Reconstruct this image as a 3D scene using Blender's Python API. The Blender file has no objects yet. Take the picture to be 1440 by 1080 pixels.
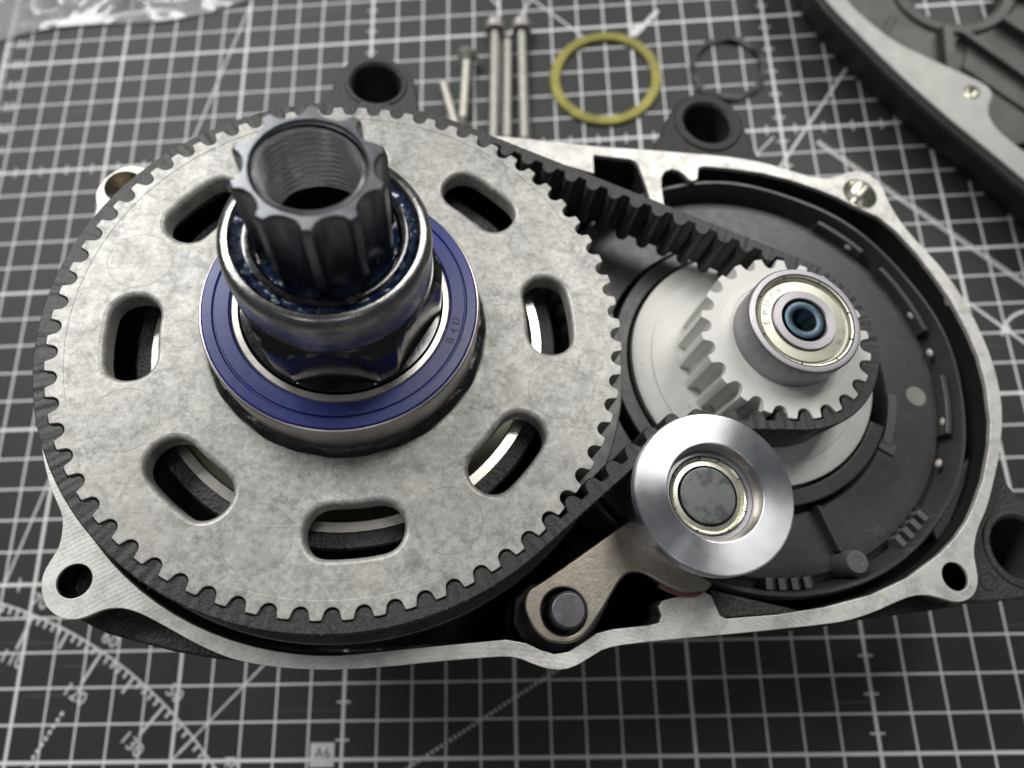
import bpy, bmesh, math, random
from mathutils import Matrix, Vector
random.seed(7)
S = 0.001                       # everything below is authored in millimetres
sc = bpy.context.scene
COL = sc.collection
PI = math.pi

# ------------------------------------------------------------------ camera
cam_d = bpy.data.cameras.new('camera')
cam = bpy.data.objects.new('camera', cam_d)
COL.objects.link(cam)
cam.location = (161.78*S, 51.35*S, 204.0*S)
cam.rotation_euler = (0.274796, 0.057631, -0.024207)
cam_d.sensor_width = 36.0
cam_d.lens = 913.0/1440*36
cam_d.clip_start = 0.005
cam_d.clip_end = 50
cam_d.dof.use_dof = True
cam_d.dof.focus_distance = 0.109
cam_d.dof.aperture_fstop = 12.5
cam_d.dof.aperture_blades = 0
sc.camera = cam

# ------------------------------------------------------------------ room light
w = bpy.data.worlds.new('World')
sc.world = w
w.use_nodes = True
bg = w.node_tree.nodes['Background']
bg.inputs['Color'].default_value = (0.92, 0.95, 1.0, 1)
bg.inputs['Strength'].default_value = 0.085

def area(name, loc, aim, sx, sy, power, color):
    d = bpy.data.lights.new(name, 'AREA')
    d.shape = 'RECTANGLE'; d.size = sx; d.size_y = sy
    d.energy = power; d.color = color
    o = bpy.data.objects.new(name, d)
    COL.objects.link(o)
    o.location = loc
    o.rotation_euler = (Vector(aim)-Vector(loc)).to_track_quat('-Z', 'Y').to_euler()
    return o
AIM = (0.13, 0.10, 0.05)
area('ceiling_lamp', (-0.55, 0.95, 1.2), AIM, 1.0, 0.3, 20, (1.0, 0.985, 0.955))
area('ceiling_lamp', (0.71, 0.97, 1.24), AIM, 0.16, 1.0, 6.5, (1.0, 0.975, 0.93))
area('ceiling_lamp', (0.97, 0.97, 1.10), AIM, 0.16, 1.0, 6.0, (1.0, 0.975, 0.93))
area('sparkle_lamp', (-0.06, -0.30, 1.3), AIM, 0.08, 0.08, 0.45, (1.0, 0.98, 0.96))  # this and the next: small lamps added for glints on spindle and grease
area('sparkle_lamp', (0.42, -0.22, 1.3), AIM, 0.08, 0.08, 0.35, (1.0, 0.98, 0.96))

sc.view_settings.view_transform = 'Standard'
sc.view_settings.look = 'None'
sc.view_settings.exposure = 0.0
sc.view_settings.gamma = 1.0

# ------------------------------------------------------------------ materials
class NT:
    def __init__(s, name):
        s.m = bpy.data.materials.new(name)
        s.m.use_nodes = True
        s.t = s.m.node_tree
        s.n = s.t.nodes
        s.b = s.n['Principled BSDF']
        s.co = None
    def link(s, a, b): s.t.links.new(a, b)
    def new(s, ty): return s.n.new(ty)
    def coord(s):
        if s.co is None: s.co = s.new('ShaderNodeTexCoord')
        return s.co.outputs['Object']
    def math(s, op, a, b=None, c=None):
        n = s.new('ShaderNodeMath'); n.operation = op
        for i, v in enumerate((a, b, c)):
            if v is None: continue
            if isinstance(v, (int, float)): n.inputs[i].default_value = v
            else: s.link(v, n.inputs[i])
        return n.outputs[0]
    def noise(s, scale, detail=4, rough=.6, vec=None, dist=0):
        n = s.new('ShaderNodeTexNoise')
        n.inputs['Scale'].default_value = scale
        n.inputs['Detail'].default_value = detail
        n.inputs['Roughness'].default_value = rough
        n.inputs['Distortion'].default_value = dist
        s.link(vec if vec is not None else s.coord(), n.inputs['Vector'])
        return n.outputs['Fac']
    def ramp(s, fac, stops):
        n = s.new('ShaderNodeValToRGB')
        e = n.color_ramp.elements
        while len(e) < len(stops): e.new(.5)
        for x, (p, c) in zip(e, stops):
            x.position = p
            x.color = (c, c, c, 1) if isinstance(c, (int, float)) else (*c, 1)
        s.link(fac, n.inputs['Fac'])
        return n.outputs['Color']
    def mix(s, fac, a, b):
        n = s.new('ShaderNodeMix'); n.data_type = 'RGBA'
        for sock, v in ((n.inputs[0], fac), (n.inputs[6], a), (n.inputs[7], b)):
            if isinstance(v, (int, float)): sock.default_value = v
            elif isinstance(v, tuple): sock.default_value = (*v, 1)
            else: s.link(v, sock)
        return n.outputs[2]
    def bump(s, h, strength, dist=0.0002, normal=None):
        n = s.new('ShaderNodeBump')
        n.inputs['Strength'].default_value = strength
        n.inputs['Distance'].default_value = dist
        s.link(h, n.inputs['Height'])
        if normal is not None: s.link(normal, n.inputs['Normal'])
        return n.outputs['Normal']
    def set(s, k, v):
        i = s.b.inputs[k]
        if isinstance(v, (int, float)): i.default_value = v
        elif isinstance(v, tuple): i.default_value = (*v, 1)
        else: s.link(v, i)

def simple(name, col, rough=.5, metal=0.0, var=.15, vs=350, bs=0.0, bsc=1500, rvar=.12, col2=None, spec=None, rng=None):
    t = NT(name)
    f = t.noise(vs, 5, .65)
    fac = t.ramp(f, rng or [(.32, 0.0), (.68, 1.0)])
    c2 = col2 or tuple(x*(1-var) for x in col)
    t.set('Base Color', t.mix(fac, c2, col))
    t.set('Metallic', metal)
    t.set('Roughness', t.math('ADD', t.math('MULTIPLY', t.noise(vs*2.3, 3), rvar*2), rough-rvar))
    if spec is not None: t.set('Specular IOR Level', spec)
    if bs: t.set('Normal', t.bump(t.noise(bsc, 4, .7), bs))
    return t.m

# cast zinc of the big pulley: mottled, with faint ejector-pin circles and a parting line
def plastic_mat(name, col, rough):
    t = NT(name)
    f = t.noise(110, 5, .65)
    c = t.mix(t.ramp(f, [(.32, 0.0), (.68, 1.0)]), tuple(x*.78 for x in col), col)
    speck = t.ramp(t.noise(1300, 2, .5), [(.70, 0.0), (.74, 1.0)])
    c = t.mix(t.math('MULTIPLY', speck, .5), c, (.22, .22, .22))
    mp = t.new('ShaderNodeMapping'); mp.inputs['Rotation'].default_value = (0, 0, .7); mp.inputs['Scale'].default_value = (40, 1500, 1)
    t.link(t.coord(), mp.inputs[0])
    scr = t.ramp(t.noise(1.0, 2, .4, mp.outputs[0]), [(.72, 0.0), (.76, 1.0)])
    c = t.mix(t.math('MULTIPLY', scr, .25), c, (.2, .2, .2))
    t.set('Base Color', c)
    t.set('Roughness', t.math('ADD', t.math('MULTIPLY', t.noise(420, 4), .3), rough-.15))
    t.set('Normal', t.bump(t.noise(1300, 3, .6), .12))
    return t.m

def zinc_mat():
    t = NT('cast_zinc')
    big = t.ramp(t.noise(210, 6, .75, dist=.2), [(.30, 0.0), (.66, 1.0)])
    fine = t.ramp(t.noise(900, 4, .7), [(.38, 0.0), (.56, 1.0)])
    speck = t.ramp(t.noise(1700, 2, .6), [(.28, 0.0), (.36, 1.0)])
    stain = t.ramp(t.noise(360, 6, .82, dist=.25), [(.36, 0.0), (.52, 1.0)])
    c = t.mix(big, (.325, .323, .315), (.525, .522, .507))
    c = t.mix(t.math('MULTIPLY', t.math('SUBTRACT', 1.0, fine), .5), c, (.22, .217, .21))
    c = t.mix(t.math('MULTIPLY', t.math('SUBTRACT', 1.0, stain), .8), c, (.18, .177, .172))
    c = t.mix(t.math('MULTIPLY', t.math('SUBTRACT', 1.0, speck), .5), c, (.16, .155, .15))
    cream = t.ramp(t.noise(85, 4, .6), [(.40, 0.0), (.62, 1.0)])
    c = t.mix(t.math('MULTIPLY', cream, .18), c, (.66, .63, .55))
    pits = t.ramp(t.noise(620, 3, .55), [(.25, 1.0), (.31, 0.0)])
    c = t.mix(t.math('MULTIPLY', pits, .7), c, (.13, .125, .115))
    for rot, lo in ((.4, .3), (-.7, .9), (1.5, 2.1)):
        mp = t.new('ShaderNodeMapping'); mp.inputs['Rotation'].default_value = (0, 0, rot)
        mp.inputs['Scale'].default_value = (45, 2400, 1); mp.inputs['Location'].default_value = (lo, lo*2, 0)
        t.link(t.coord(), mp.inputs[0])
        sc_ = t.ramp(t.noise(1.0, 2, .4, mp.outputs[0]), [(.70, 0.0), (.75, 1.0)])
        c = t.mix(t.math('MULTIPLY', sc_, .18), c, (.75, .74, .71))
    # ejector-pin rings repeated every 45 degrees
    sx = t.new('ShaderNodeSeparateXYZ'); t.link(t.coord(), sx.inputs[0])
    x, y = sx.outputs[0], sx.outputs[1]
    r = t.math('MULTIPLY', t.math('SQRT', t.math('ADD', t.math('MULTIPLY', x, x), t.math('MULTIPLY', y, y))), 1000.0)
    ang = t.math('ARCTAN2', y, x)
    discs = []
    def ring(a0, R, rad, wd):
        u = t.math('DIVIDE', t.math('SUBTRACT', ang, math.radians(a0)), PI/4)
        u = t.math('MULTIPLY', t.math('SUBTRACT', u, t.math('ROUND', u)), PI/4)
        px = t.math('SUBTRACT', t.math('MULTIPLY', r, t.math('COSINE', u)), R)
        py = t.math('MULTIPLY', r, t.math('SINE', u))
        d = t.math('SQRT', t.math('ADD', t.math('MULTIPLY', px, px), t.math('MULTIPLY', py, py)))
        discs.append(t.math('LESS_THAN', d, rad))
        return t.math('LESS_THAN', t.math('ABSOLUTE', t.math('SUBTRACT', d, rad)), wd)
    rings = t.math('MAXIMUM', ring(27.0, 40.3, 5.6, .09), ring(4.5, 28.8, 2.7, .08))
    patch = t.ramp(t.noise(300, 3, .6), [(.25, 0.2), (.5, 1.0)])
    rings = t.math('MULTIPLY', rings, patch)
    c = t.mix(t.math('MULTIPLY', rings, .42), c, (.20, .195, .185))
    c = t.mix(t.math('MULTIPLY', t.math('MAXIMUM', discs[0], discs[1]), .10), c, (.30, .295, .28))
    t.set('Base Color', c)
    t.set('Metallic', .42)
    t.set('Roughness', t.math('ADD', t.math('MULTIPLY', t.noise(260, 4), .25), .36))
    n = t.bump(t.noise(2200, 3, .6), .18, .0001)
    n = t.bump(t.math('SUBTRACT', 1.0, rings), .35, .00012, n)
    t.set('Normal', n)
    return t.m

# milled aluminium rim: fine tool arcs
def milled_mat():
    t = NT('milled_aluminium')
    w1 = t.new('ShaderNodeTexWave'); w1.wave_type = 'RINGS'; w1.rings_direction = 'SPHERICAL'
    w1.inputs['Scale'].default_value = 400; w1.inputs['Distortion'].default_value = 2.2
    w1.inputs['Detail'].default_value = 2
    mp = t.new('ShaderNodeMapping'); mp.inputs['Location'].default_value = (-.02, .16, 0)
    t.link(t.coord(), mp.inputs[0]); t.link(mp.outputs[0], w1.inputs['Vector'])
    w2 = t.new('ShaderNodeTexWave'); w2.wave_type = 'RINGS'; w2.rings_direction = 'SPHERICAL'
    w2.inputs['Scale'].default_value = 380; w2.inputs['Distortion'].default_value = 2.4
    mp2 = t.new('ShaderNodeMapping'); mp2.inputs['Location'].default_value = (-.22, -.12, 0)
    t.link(t.coord(), mp2.inputs[0]); t.link(mp2.outputs[0], w2.inputs['Vector'])
    h = t.math('ADD', w1.outputs['Fac'], t.math('MULTIPLY', w2.outputs['Fac'], .6))
    h = t.math('MULTIPLY', h, t.ramp(t.noise(70, 3, .6), [(.36, .3), (.58, 1.0)]))
    stain = t.ramp(t.noise(190, 6, .75), [(.34, 0.0), (.55, 1.0)])
    c = t.mix(stain, (.47, .46, .445), (.74, .735, .71))
    c = t.mix(t.math('MULTIPLY', h, .22), c, (.40, .39, .375))
    speck = t.ramp(t.noise(1500, 2, .6), [(.27, 1.0), (.35, 0.0)])
    c = t.mix(t.math('MULTIPLY', speck, .5), c, (.2, .2, .19))
    t.set('Base Color', c); t.set('Metallic', .62)
    t.set('Roughness', t.math('ADD', t.math('MULTIPLY', t.noise(420, 3), .2), .43))
    t.set('Normal', t.bump(h, .07, .0001, t.bump(t.noise(1800, 3), .15, .0001)))
    return t.m

# turned face with concentric tool marks (radial highlights)
def turned_mat(name, col, rough, aniso, scale=2600):
    t = NT(name)
    sx = t.new('ShaderNodeSeparateXYZ'); t.link(t.coord(), sx.inputs[0])
    x, y = sx.outputs[0], sx.outputs[1]
    r = t.math('SQRT', t.math('ADD', t.math('MULTIPLY', x, x), t.math('MULTIPLY', y, y)))
    cv = t.new('ShaderNodeCombineXYZ'); t.link(r, cv.inputs[0]); t.link(sx.outputs[2], cv.inputs[2])
    g = t.noise(scale, 3, .7, cv.outputs[0])
    blot = t.ramp(t.noise(170, 5, .7), [(.3, 0.0), (.7, 1.0)])
    scr = t.ramp(t.noise(900, 2, .5), [(.19, 1.0), (.215, 0.0)])
    c = t.mix(blot, tuple(v*.90 for v in col), col)
    c = t.mix(t.math('MULTIPLY', scr, .25), c, tuple(v*.5 for v in col))
    t.set('Base Color', c); t.set('Metallic', 1.0)
    t.set('Roughness', t.math('ADD', t.math('MULTIPLY', blot, .08), rough))
    t.set('Anisotropic', aniso); t.set('Anisotropic Rotation', .25)
    tg = t.new('ShaderNodeTangent'); tg.direction_type = 'RADIAL'; tg.axis = 'Z'
    t.link(tg.outputs[0], t.b.inputs['Tangent'])
    t.set('Normal', t.bump(g, .06, .00008))
    return t.m

def rubber_mat():
    t = NT('belt_rubber')
    f = t.noise(1500, 5, .75)
    streak = t.new('ShaderNodeMapping'); streak.inputs['Scale'].default_value = (1, 1, .12)
    t.link(t.coord(), streak.inputs[0])
    g = t.noise(2600, 4, .7, streak.outputs[0])
    dust = t.ramp(t.noise(4200, 2, .5), [(.60, 0.0), (.70, 1.0)])
    c = t.mix(t.ramp(f, [(.35, 0.0), (.72, 1.0)]), (.010, .010, .011), (.045, .045, .047))
    c = t.mix(t.math('MULTIPLY', dust, .6), c, (.17, .17, .175))
    t.set('Base Color', c)
    t.set('Roughness', t.math('ADD', t.math('MULTIPLY', f, .35), .28))
    t.set('Normal', t.bump(g, .35, .0002, t.bump(f, .25, .0002)))
    return t.m

def powder_mat(name, c1, c2, sc_=1500, st=.8):
    t = NT(name)
    f = t.noise(sc_, 3, .6)
    v = t.new('ShaderNodeTexVoronoi'); v.inputs['Scale'].default_value = sc_*.8
    t.link(t.coord(), v.inputs['Vector'])
    t.set('Base Color', t.mix(t.noise(220, 4), c1, c2))
    t.set('Roughness', t.math('ADD', t.math('MULTIPLY', f, .2), .42))
    t.set('Normal', t.bump(t.math('ADD', f, t.math('MULTIPLY', v.outputs['Distance'], .5)), st, .0003))
    return t.m

# black inside wall of the casing with bare-metal chips near the rim
def wall_mat():
    t = NT('casing_black_chipped')
    sx = t.new('ShaderNodeSeparateXYZ'); t.link(t.coord(), sx.inputs[0])
    z = t.math('MULTIPLY', sx.outputs[2], 1000.0)
    mp = t.new('ShaderNodeMapping'); mp.inputs['Scale'].default_value = (1, 1, .5)
    t.link(t.coord(), mp.inputs[0])
    n = t.noise(95, 3, .55, mp.outputs[0])
    e = t.noise(900, 2, .5)
    top = t.math('ADD', t.math('MULTIPLY', t.math('ADD', z, 1.12), .045), t.math('ADD', n, t.math('MULTIPLY', e, .03)))
    chip = t.math('MULTIPLY', t.math('GREATER_THAN', top, .70), t.math('GREATER_THAN', sx.outputs[0], .115))
    f = t.noise(1500, 3, .6)
    t.set('Base Color', t.mix(chip, (.012, .012, .013), (.28, .27, .24)))
    t.set('Roughness', .55)
    t.set('Normal', t.bump(f, .5, .0003))
    return t.m

# self-healing cutting mat with its printed centimetre grid
def cutting_mat_mat():
    t = NT('cutting_mat_print')
    sx = t.new('ShaderNodeSeparateXYZ'); t.link(t.coord(), sx.inputs[0])
    X = t.math('MULTIPLY', sx.outputs[0], 1000.0); Y = t.math('MULTIPLY', sx.outputs[1], 1000.0)
    def dist(p, per, off=0.0):
        u = t.math('DIVIDE', t.math('SUBTRACT', p, off), per)
        return t.math('MULTIPLY', t.math('ABSOLUTE', t.math('SUBTRACT', u, t.math('ROUND', u))), per)
    def line(p, per, wd, off=0.0): return t.math('LESS_THAN', dist(p, per, off), wd/2)
    AND = lambda a, b: t.math('MULTIPLY', a, b)
    OR = lambda a, b: t.math('MAXIMUM', a, b)
    thin = OR(line(X, 10, .52), line(Y, 10, .52))
    bold = OR(line(X, 50, .95), line(Y, 50, .95))
    tick = OR(AND(t.math('LESS_THAN', dist(X, 150, 100), 2.0), line(Y, 10, .5, 5)),
              AND(t.math('LESS_THAN', dist(Y, 150, 50), 2.0), line(X, 10, .5, 5)))
    ink = OR(OR(thin, bold), tick)
    inside = t.math('GREATER_THAN', X, -50.4)
    mm = AND(AND(t.math('LESS_THAN', X, -47.6), line(Y, 1, .3)), inside)
    ink = AND(OR(ink, mm), inside)
    wear = t.ramp(t.noise(420, 5, .7), [(.18, .55), (.42, 1.0)])
    weave = t.noise(2600, 2, .5)
    base = t.mix(t.noise(55, 4, .6), (.026, .0265, .028), (.038, .0385, .040))
    base = t.mix(t.math('MULTIPLY', t.ramp(t.noise(1900, 2, .5), [(.66, 0.0), (.72, 1.0)]), .35), base, (.13, .13, .13))
    for rot, sc1, loc in ((.5, 3, .1), (-.9, 4, .7), (1.3, 3, 1.9)):
        mp = t.new('ShaderNodeMapping'); mp.inputs['Rotation'].default_value = (0, 0, rot)
        mp.inputs['Scale'].default_value = (sc1*4, 520, 1); mp.inputs['Location'].default_value = (loc, loc*3, 0)
        t.link(t.coord(), mp.inputs[0])
        st = t.ramp(t.noise(1.0, 2, .4, mp.outputs[0]), [(.735, 0.0), (.76, 1.0)])
        base = t.mix(t.math('MULTIPLY', st, .5), base, (.13, .13, .13))
    t.set('Base Color', t.mix(t.math('MULTIPLY', ink, wear), base, (.82, .82, .83)))
    t.set('Roughness', t.math('ADD', t.math('MULTIPLY', weave, .15), .46))
    t.set('Specular IOR Level', .35)
    t.set('Normal', t.bump(weave, .12, .0001))
    return t.m

M = {}
M['zinc'] = zinc_mat()
M['milled'] = milled_mat()
M['rubber'] = rubber_mat()
M['mat'] = cutting_mat_mat()
M['ink'] = simple('mat_white_ink', (.82, .82, .83), .5, 0, .2, 500)
M['ink_dark'] = simple('mat_dark_ink', (.06, .058, .058), .5, 0, .2, 500)
M['table'] = simple('table_top', (.25, .22, .19), .5, 0, .3, 40)
M['powder'] = powder_mat('black_powder_coat', (.014, .014, .015), (.026, .026, .028))
M['lug'] = powder_mat('dark_grey_powder_coat', (.026, .026, .027), (.045, .045, .046), 1700, .6)
M['wall'] = wall_mat()
M['black'] = simple('flat_black', (.008, .008, .009), .6, 0, .3)
M['blackgloss'] = simple('black_sealant', (.010, .010, .011), .22, 0, .3, bs=.9, bsc=900)
M['steel_dark'] = simple('dark_oiled_steel', (.10, .10, .105), .17, 1, .35, 300, .12, 900, .1)
M['steel_spline'] = simple('phosphated_spline_steel', (.22, .232, .25), .31, 1, .2, 400, .08, 1600, .08)
M['steel_collar'] = simple('worn_steel_collar', (.50, .50, .495), .24, 1, .62, 190, .2, 700, .12)
M['thread'] = simple('bright_cut_thread', (.74, .75, .77), .38, .9, .3, 500, .05, 1500)
M['steel'] = turned_mat('ground_bearing_steel', (.40, .385, .41), .42, .4, 3000)
M['steel_warm'] = turned_mat('bearing_steel_outer', (.62, .58, .56), .3, .3, 3000)
M['race_cream'] = turned_mat('bright_inner_race', (.86, .82, .76), .25, .4, 3000)
M['alu'] = turned_mat('turned_aluminium', (.68, .70, .74), .27, .92, 3400)
M['alu_bore'] = turned_mat('bored_aluminium', (.62, .60, .59), .3, .4, 3000)
M['shield'] = simple('zinc_plated_shield', (.50, .50, .42), .36, 1, .1, 260, .03, 1500, .06)
M['shield_pale'] = simple('pale_plated_shield', (.80, .79, .69), .28, 1, .1, 260, .03, 1500, .06)
M['pin'] = simple('stained_pin_face', (.155, .165, .16), .42, 1, .5, 330, .05, 1200, .1, col2=(.085, .09, .095), rng=[(.36, 0.0), (.50, 1.0)])
M['pin_dark'] = simple('dark_pivot_pin', (.20, .21, .26), .42, 1, .45, 260, .06, 1000, .1, col2=(.13, .12, .11))
M['shaft'] = simple('blued_shaft_end', (.075, .11, .14), .38, 1, .3, 300, .03, 1200)
M['blue'] = simple('blue_rubber_seal', (.018, .032, .20), .34, 0, .12, 240, .05, 1500, .08, spec=.6)
M['blue_dark'] = simple('blue_seal_mark', (.035, .038, .13), .5)
M['grease'] = simple('blue_grease', (.006, .018, .075), .10, 0, .6, 260, .5, 1100, .05, col2=(.02, .035, .08), spec=1.0)
def pale_mat():
    t = NT('pale_grey_plastic')
    big = t.ramp(t.noise(75, 4, .6), [(.3, 0.0), (.7, 1.0)])
    c = t.mix(big, (.62, .615, .59), (.73, .725, .70))
    sm = t.ramp(t.noise(330, 5, .7, dist=.4), [(.60, 0.0), (.78, 1.0)])
    c = t.mix(t.math('MULTIPLY', sm, .35), c, (.30, .295, .28))
    sp = t.ramp(t.noise(1500, 2, .5), [(.70, 0.0), (.75, 1.0)])
    c = t.mix(t.math('MULTIPLY', sp, .6), c, (.08, .08, .08))
    sx = t.new('ShaderNodeSeparateXYZ'); t.link(t.coord(), sx.inputs[0])
    x, y = sx.outputs[0], sx.outputs[1]
    r = t.math('SQRT', t.math('ADD', t.math('MULTIPLY', x, x), t.math('MULTIPLY', y, y)))
    cv = t.new('ShaderNodeCombineXYZ'); t.link(r, cv.inputs[0])
    g = t.noise(1800, 3, .7, cv.outputs[0])
    c = t.mix(t.math('MULTIPLY', t.ramp(g, [(.58, 0.0), (.70, 1.0)]), .12), c, (.35, .345, .33))
    t.set('Base Color', c)
    t.set('Roughness', t.math('ADD', t.math('MULTIPLY', big, .15), .36))
    t.set('Normal', t.bump(g, .05, .0001, t.bump(t.noise(1200, 3), .05)))
    return t.m
M['white_pl'] = pale_mat()
M['grey_pl'] = plastic_mat('dark_grey_plastic', (.050, .050, .053), .40)
M['grey_pl2'] = simple('mid_grey_plastic', (.10, .10, .103), .42, 0, .15, 200, .10, 1100, .1)
M['pin_mark'] = simple('pale_ejector_mark', (.22, .22, .205), .45, 0, .1)
M['resin'] = simple('clear_resin_blob', (.50, .46, .42), .25, 0, .3, 500)
M['arm'] = simple('nickel_plated_arm', (.50, .455, .385), .38, 1, .26, 700, .2, 1500, .12)
M['copper'] = simple('coppery_edge', (.40, .24, .19), .34, 1, .3, 300)
M['screw'] = simple('plated_screw', (.50, .485, .44), .5, .7, .2, 250, .05, 1500)
M['screw_dull'] = simple('dull_grey_screw', (.40, .39, .365), .5, .6, .2, 250, .05, 1500)
M['yellow'] = simple('yellow_passivated_ring', (.42, .385, .10), .4, .25, .3, 110, .05, 900, .1, col2=(.20, .185, .045))
M['black_ring'] = simple('thin_black_gasket', (.025, .025, .027), .45, 0, .3)
M['magnesium'] = simple('raw_magnesium', (.075, .072, .068), .5, .35, .35, 60, .15, 900, .1)
M['ledge'] = simple('machined_grey_face', (.36, .36, .345), .5, .25, .12, 90, .08, 1300, .1)
M['brightmetal'] = simple('bright_cone', (.80, .79, .73), .22, 1, .2, 150, .1, 600)

def bag_mat():
    t = NT('clear_plastic_film')
    for n in list(t.n):
        if n.type == 'BSDF_PRINCIPLED': t.n.remove(n)
    tr = t.new('ShaderNodeBsdfTransparent'); tr.inputs[0].default_value = (.93, .93, .95, 1)
    gl = t.new('ShaderNodeBsdfGlossy'); gl.inputs['Roughness'].default_value = .10
    df = t.new('ShaderNodeBsdfDiffuse'); df.inputs[0].default_value = (.75, .75, .80, 1)
    m1 = t.new('ShaderNodeMixShader'); m1.inputs[0].default_value = .34
    m2 = t.new('ShaderNodeMixShader')
    fr = t.new('ShaderNodeFresnel'); fr.inputs[0].default_value = 1.45
    t.link(tr.outputs[0], m1.inputs[1]); t.link(df.outputs[0], m1.inputs[2])
    t.link(fr.outputs[0], m2.inputs[0]); t.link(m1.outputs[0], m2.inputs[1]); t.link(gl.outputs[0], m2.inputs[2])
    t.link(m2.outputs[0], t.n['Material Output'].inputs['Surface'])
    return t.m
M['film'] = bag_mat()

# ------------------------------------------------------------------ helpers
# the motor lies tilted on the mat: local z is the pulley axis, local origin the centre of the big pulley's face
AX, AY = -0.0918874, 0.1675
ASM = Matrix.Translation(Vector((126.515, 95.029, 94.026))*S) @ Matrix.Rotation(AY, 4, 'Y') @ Matrix.Rotation(AX, 4, 'X')

def tag(o, label=None, cat=None, group=None, kind=None):
    if label: o['label'] = label
    if cat: o['category'] = cat
    if group: o['group'] = group
    if kind: o['kind'] = kind
    return o

def thing(name, label, cat, loc=(0, 0, 0), group=None, frame=ASM, rot=None):
    o = bpy.data.objects.new(name, None)
    o.empty_display_size = .005
    COL.objects.link(o)
    m = frame @ Matrix.Translation(Vector(loc)*S)
    if rot is not None: m = m @ rot
    o.matrix_world = m
    return tag(o, label, cat, group)

def finish(me, m, angle=35):
    me.materials.clear()
    me.materials.append(m)
    for p in me.polygons: p.use_smooth = True
    me.set_sharp_from_angle(angle=math.radians(angle))
    return me

def part(name, me, parent, label=None, kind=None):
    o = bpy.data.objects.new(name, me)
    COL.objects.link(o)
    o.parent = parent
    wn = o.modifiers.new('weighted_normal', 'WEIGHTED_NORMAL'); wn.keep_sharp = True; wn.weight = 100
    return tag(o, label, None, None, kind)

def from_bm(bm, name, m, angle=35, scale=True):
    if scale: bmesh.ops.scale(bm, vec=(S, S, S), verts=bm.verts)
    bmesh.ops.recalc_face_normals(bm, faces=bm.faces)
    me = bpy.data.meshes.new(name)
    bm.to_mesh(me); bm.free()
    return finish(me, m, angle)

def polar(rows, n, name, m, angle=35, close=False):
    """rows: list of (rfunc or number, z); lofts rings of n points. close=True joins last row to first."""
    bm = bmesh.new()
    R = []
    for r, z in rows:
        ring = []
        for i in range(n):
            a = 2*PI*i/n
            rr = r(a) if callable(r) else r
            zz = z(a) if callable(z) else z
            ring.append(bm.verts.new((rr*math.cos(a), rr*math.sin(a), zz)))
        R.append(ring)
    k = len(R)
    for j in range(k if close else k-1):
        A, B = R[j], R[(j+1) % k]
        for i in range(n):
            bm.faces.new((A[i], A[(i+1) % n], B[(i+1) % n], B[i]))
    return from_bm(bm, name, m, angle)

def disc_fill(rows, n, name, m, angle=35):
    """lathe whose last row is capped"""
    bm = bmesh.new(); R = []
    for r, z in rows:
        R.append([bm.verts.new((r*math.cos(2*PI*i/n), r*math.sin(2*PI*i/n), z)) for i in range(n)])
    for A, B in zip(R, R[1:]):
        for i in range(n): bm.faces.new((A[i], A[(i+1) % n], B[(i+1) % n], B[i]))
    bm.faces.new(R[-1])
    return from_bm(bm, name, m, angle)

def prism(loops, z0, z1, name, m, bevel=0.0, res=2, angle=35):
    """solid between z0 and z1 from closed 2D loops (first outer, others holes)"""
    cu = bpy.data.curves.new('tmp', 'CURVE')
    cu.dimensions = '2D'; cu.fill_mode = 'BOTH'
    cu.extrude = ((z1-z0)/2-bevel)*S
    if bevel:
        cu.bevel_depth = bevel*S; cu.bevel_resolution = res; cu.offset = -bevel*S
    for L in loops:
        sp = cu.splines.new('POLY')
        sp.points.add(len(L)-1)
        for q, (x, y) in zip(sp.points, L): q.co = (x*S, y*S, 0, 1)
        sp.use_cyclic_u = True
    o = bpy.data.objects.new('tmp', cu)
    COL.objects.link(o)
    dg = bpy.context.evaluated_depsgraph_get()
    me = bpy.data.meshes.new_from_object(o.evaluated_get(dg))
    bpy.data.objects.remove(o); bpy.data.curves.remove(cu)
    me.name = name
    me.transform(Matrix.Translation((0, 0, (z0+z1)/2*S)))
    return finish(me, m, angle)

def circle(c, r, n=40):
    return [(c[0]+r*math.cos(2*PI*i/n), c[1]+r*math.sin(2*PI*i/n)) for i in range(n)]
def arc(c, r, a0, a1, n=24):
    return [(c[0]+r*math.cos(math.radians(a0+(a1-a0)*i/n)), c[1]+r*math.sin(math.radians(a0+(a1-a0)*i/n))) for i in range(n+1)]
def smooth(pts, it=2):
    for _ in range(it):
        q = []
        n = len(pts)
        for i in range(n):
            a, b = pts[i], pts[(i+1) % n]
            q += [(a[0]*.75+b[0]*.25, a[1]*.75+b[1]*.25), (a[0]*.25+b[0]*.75, a[1]*.25+b[1]*.75)]
        pts = q
    return pts

def text_mesh(s, size, name, m, align='CENTER', depth=0.0, shear=0):
    cu = bpy.data.curves.new('tmp', 'FONT')
    cu.body = s; cu.size = size*S; cu.align_x = align; cu.align_y = 'CENTER'
    cu.extrude = depth*S; cu.resolution_u = 3
    o = bpy.data.objects.new('tmp', cu); COL.objects.link(o)
    dg = bpy.context.evaluated_depsgraph_get()
    me = bpy.data.meshes.new_from_object(o.evaluated_get(dg))
    bpy.data.objects.remove(o); bpy.data.curves.remove(cu)
    me.name = name
    return finish(me, m)

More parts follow.
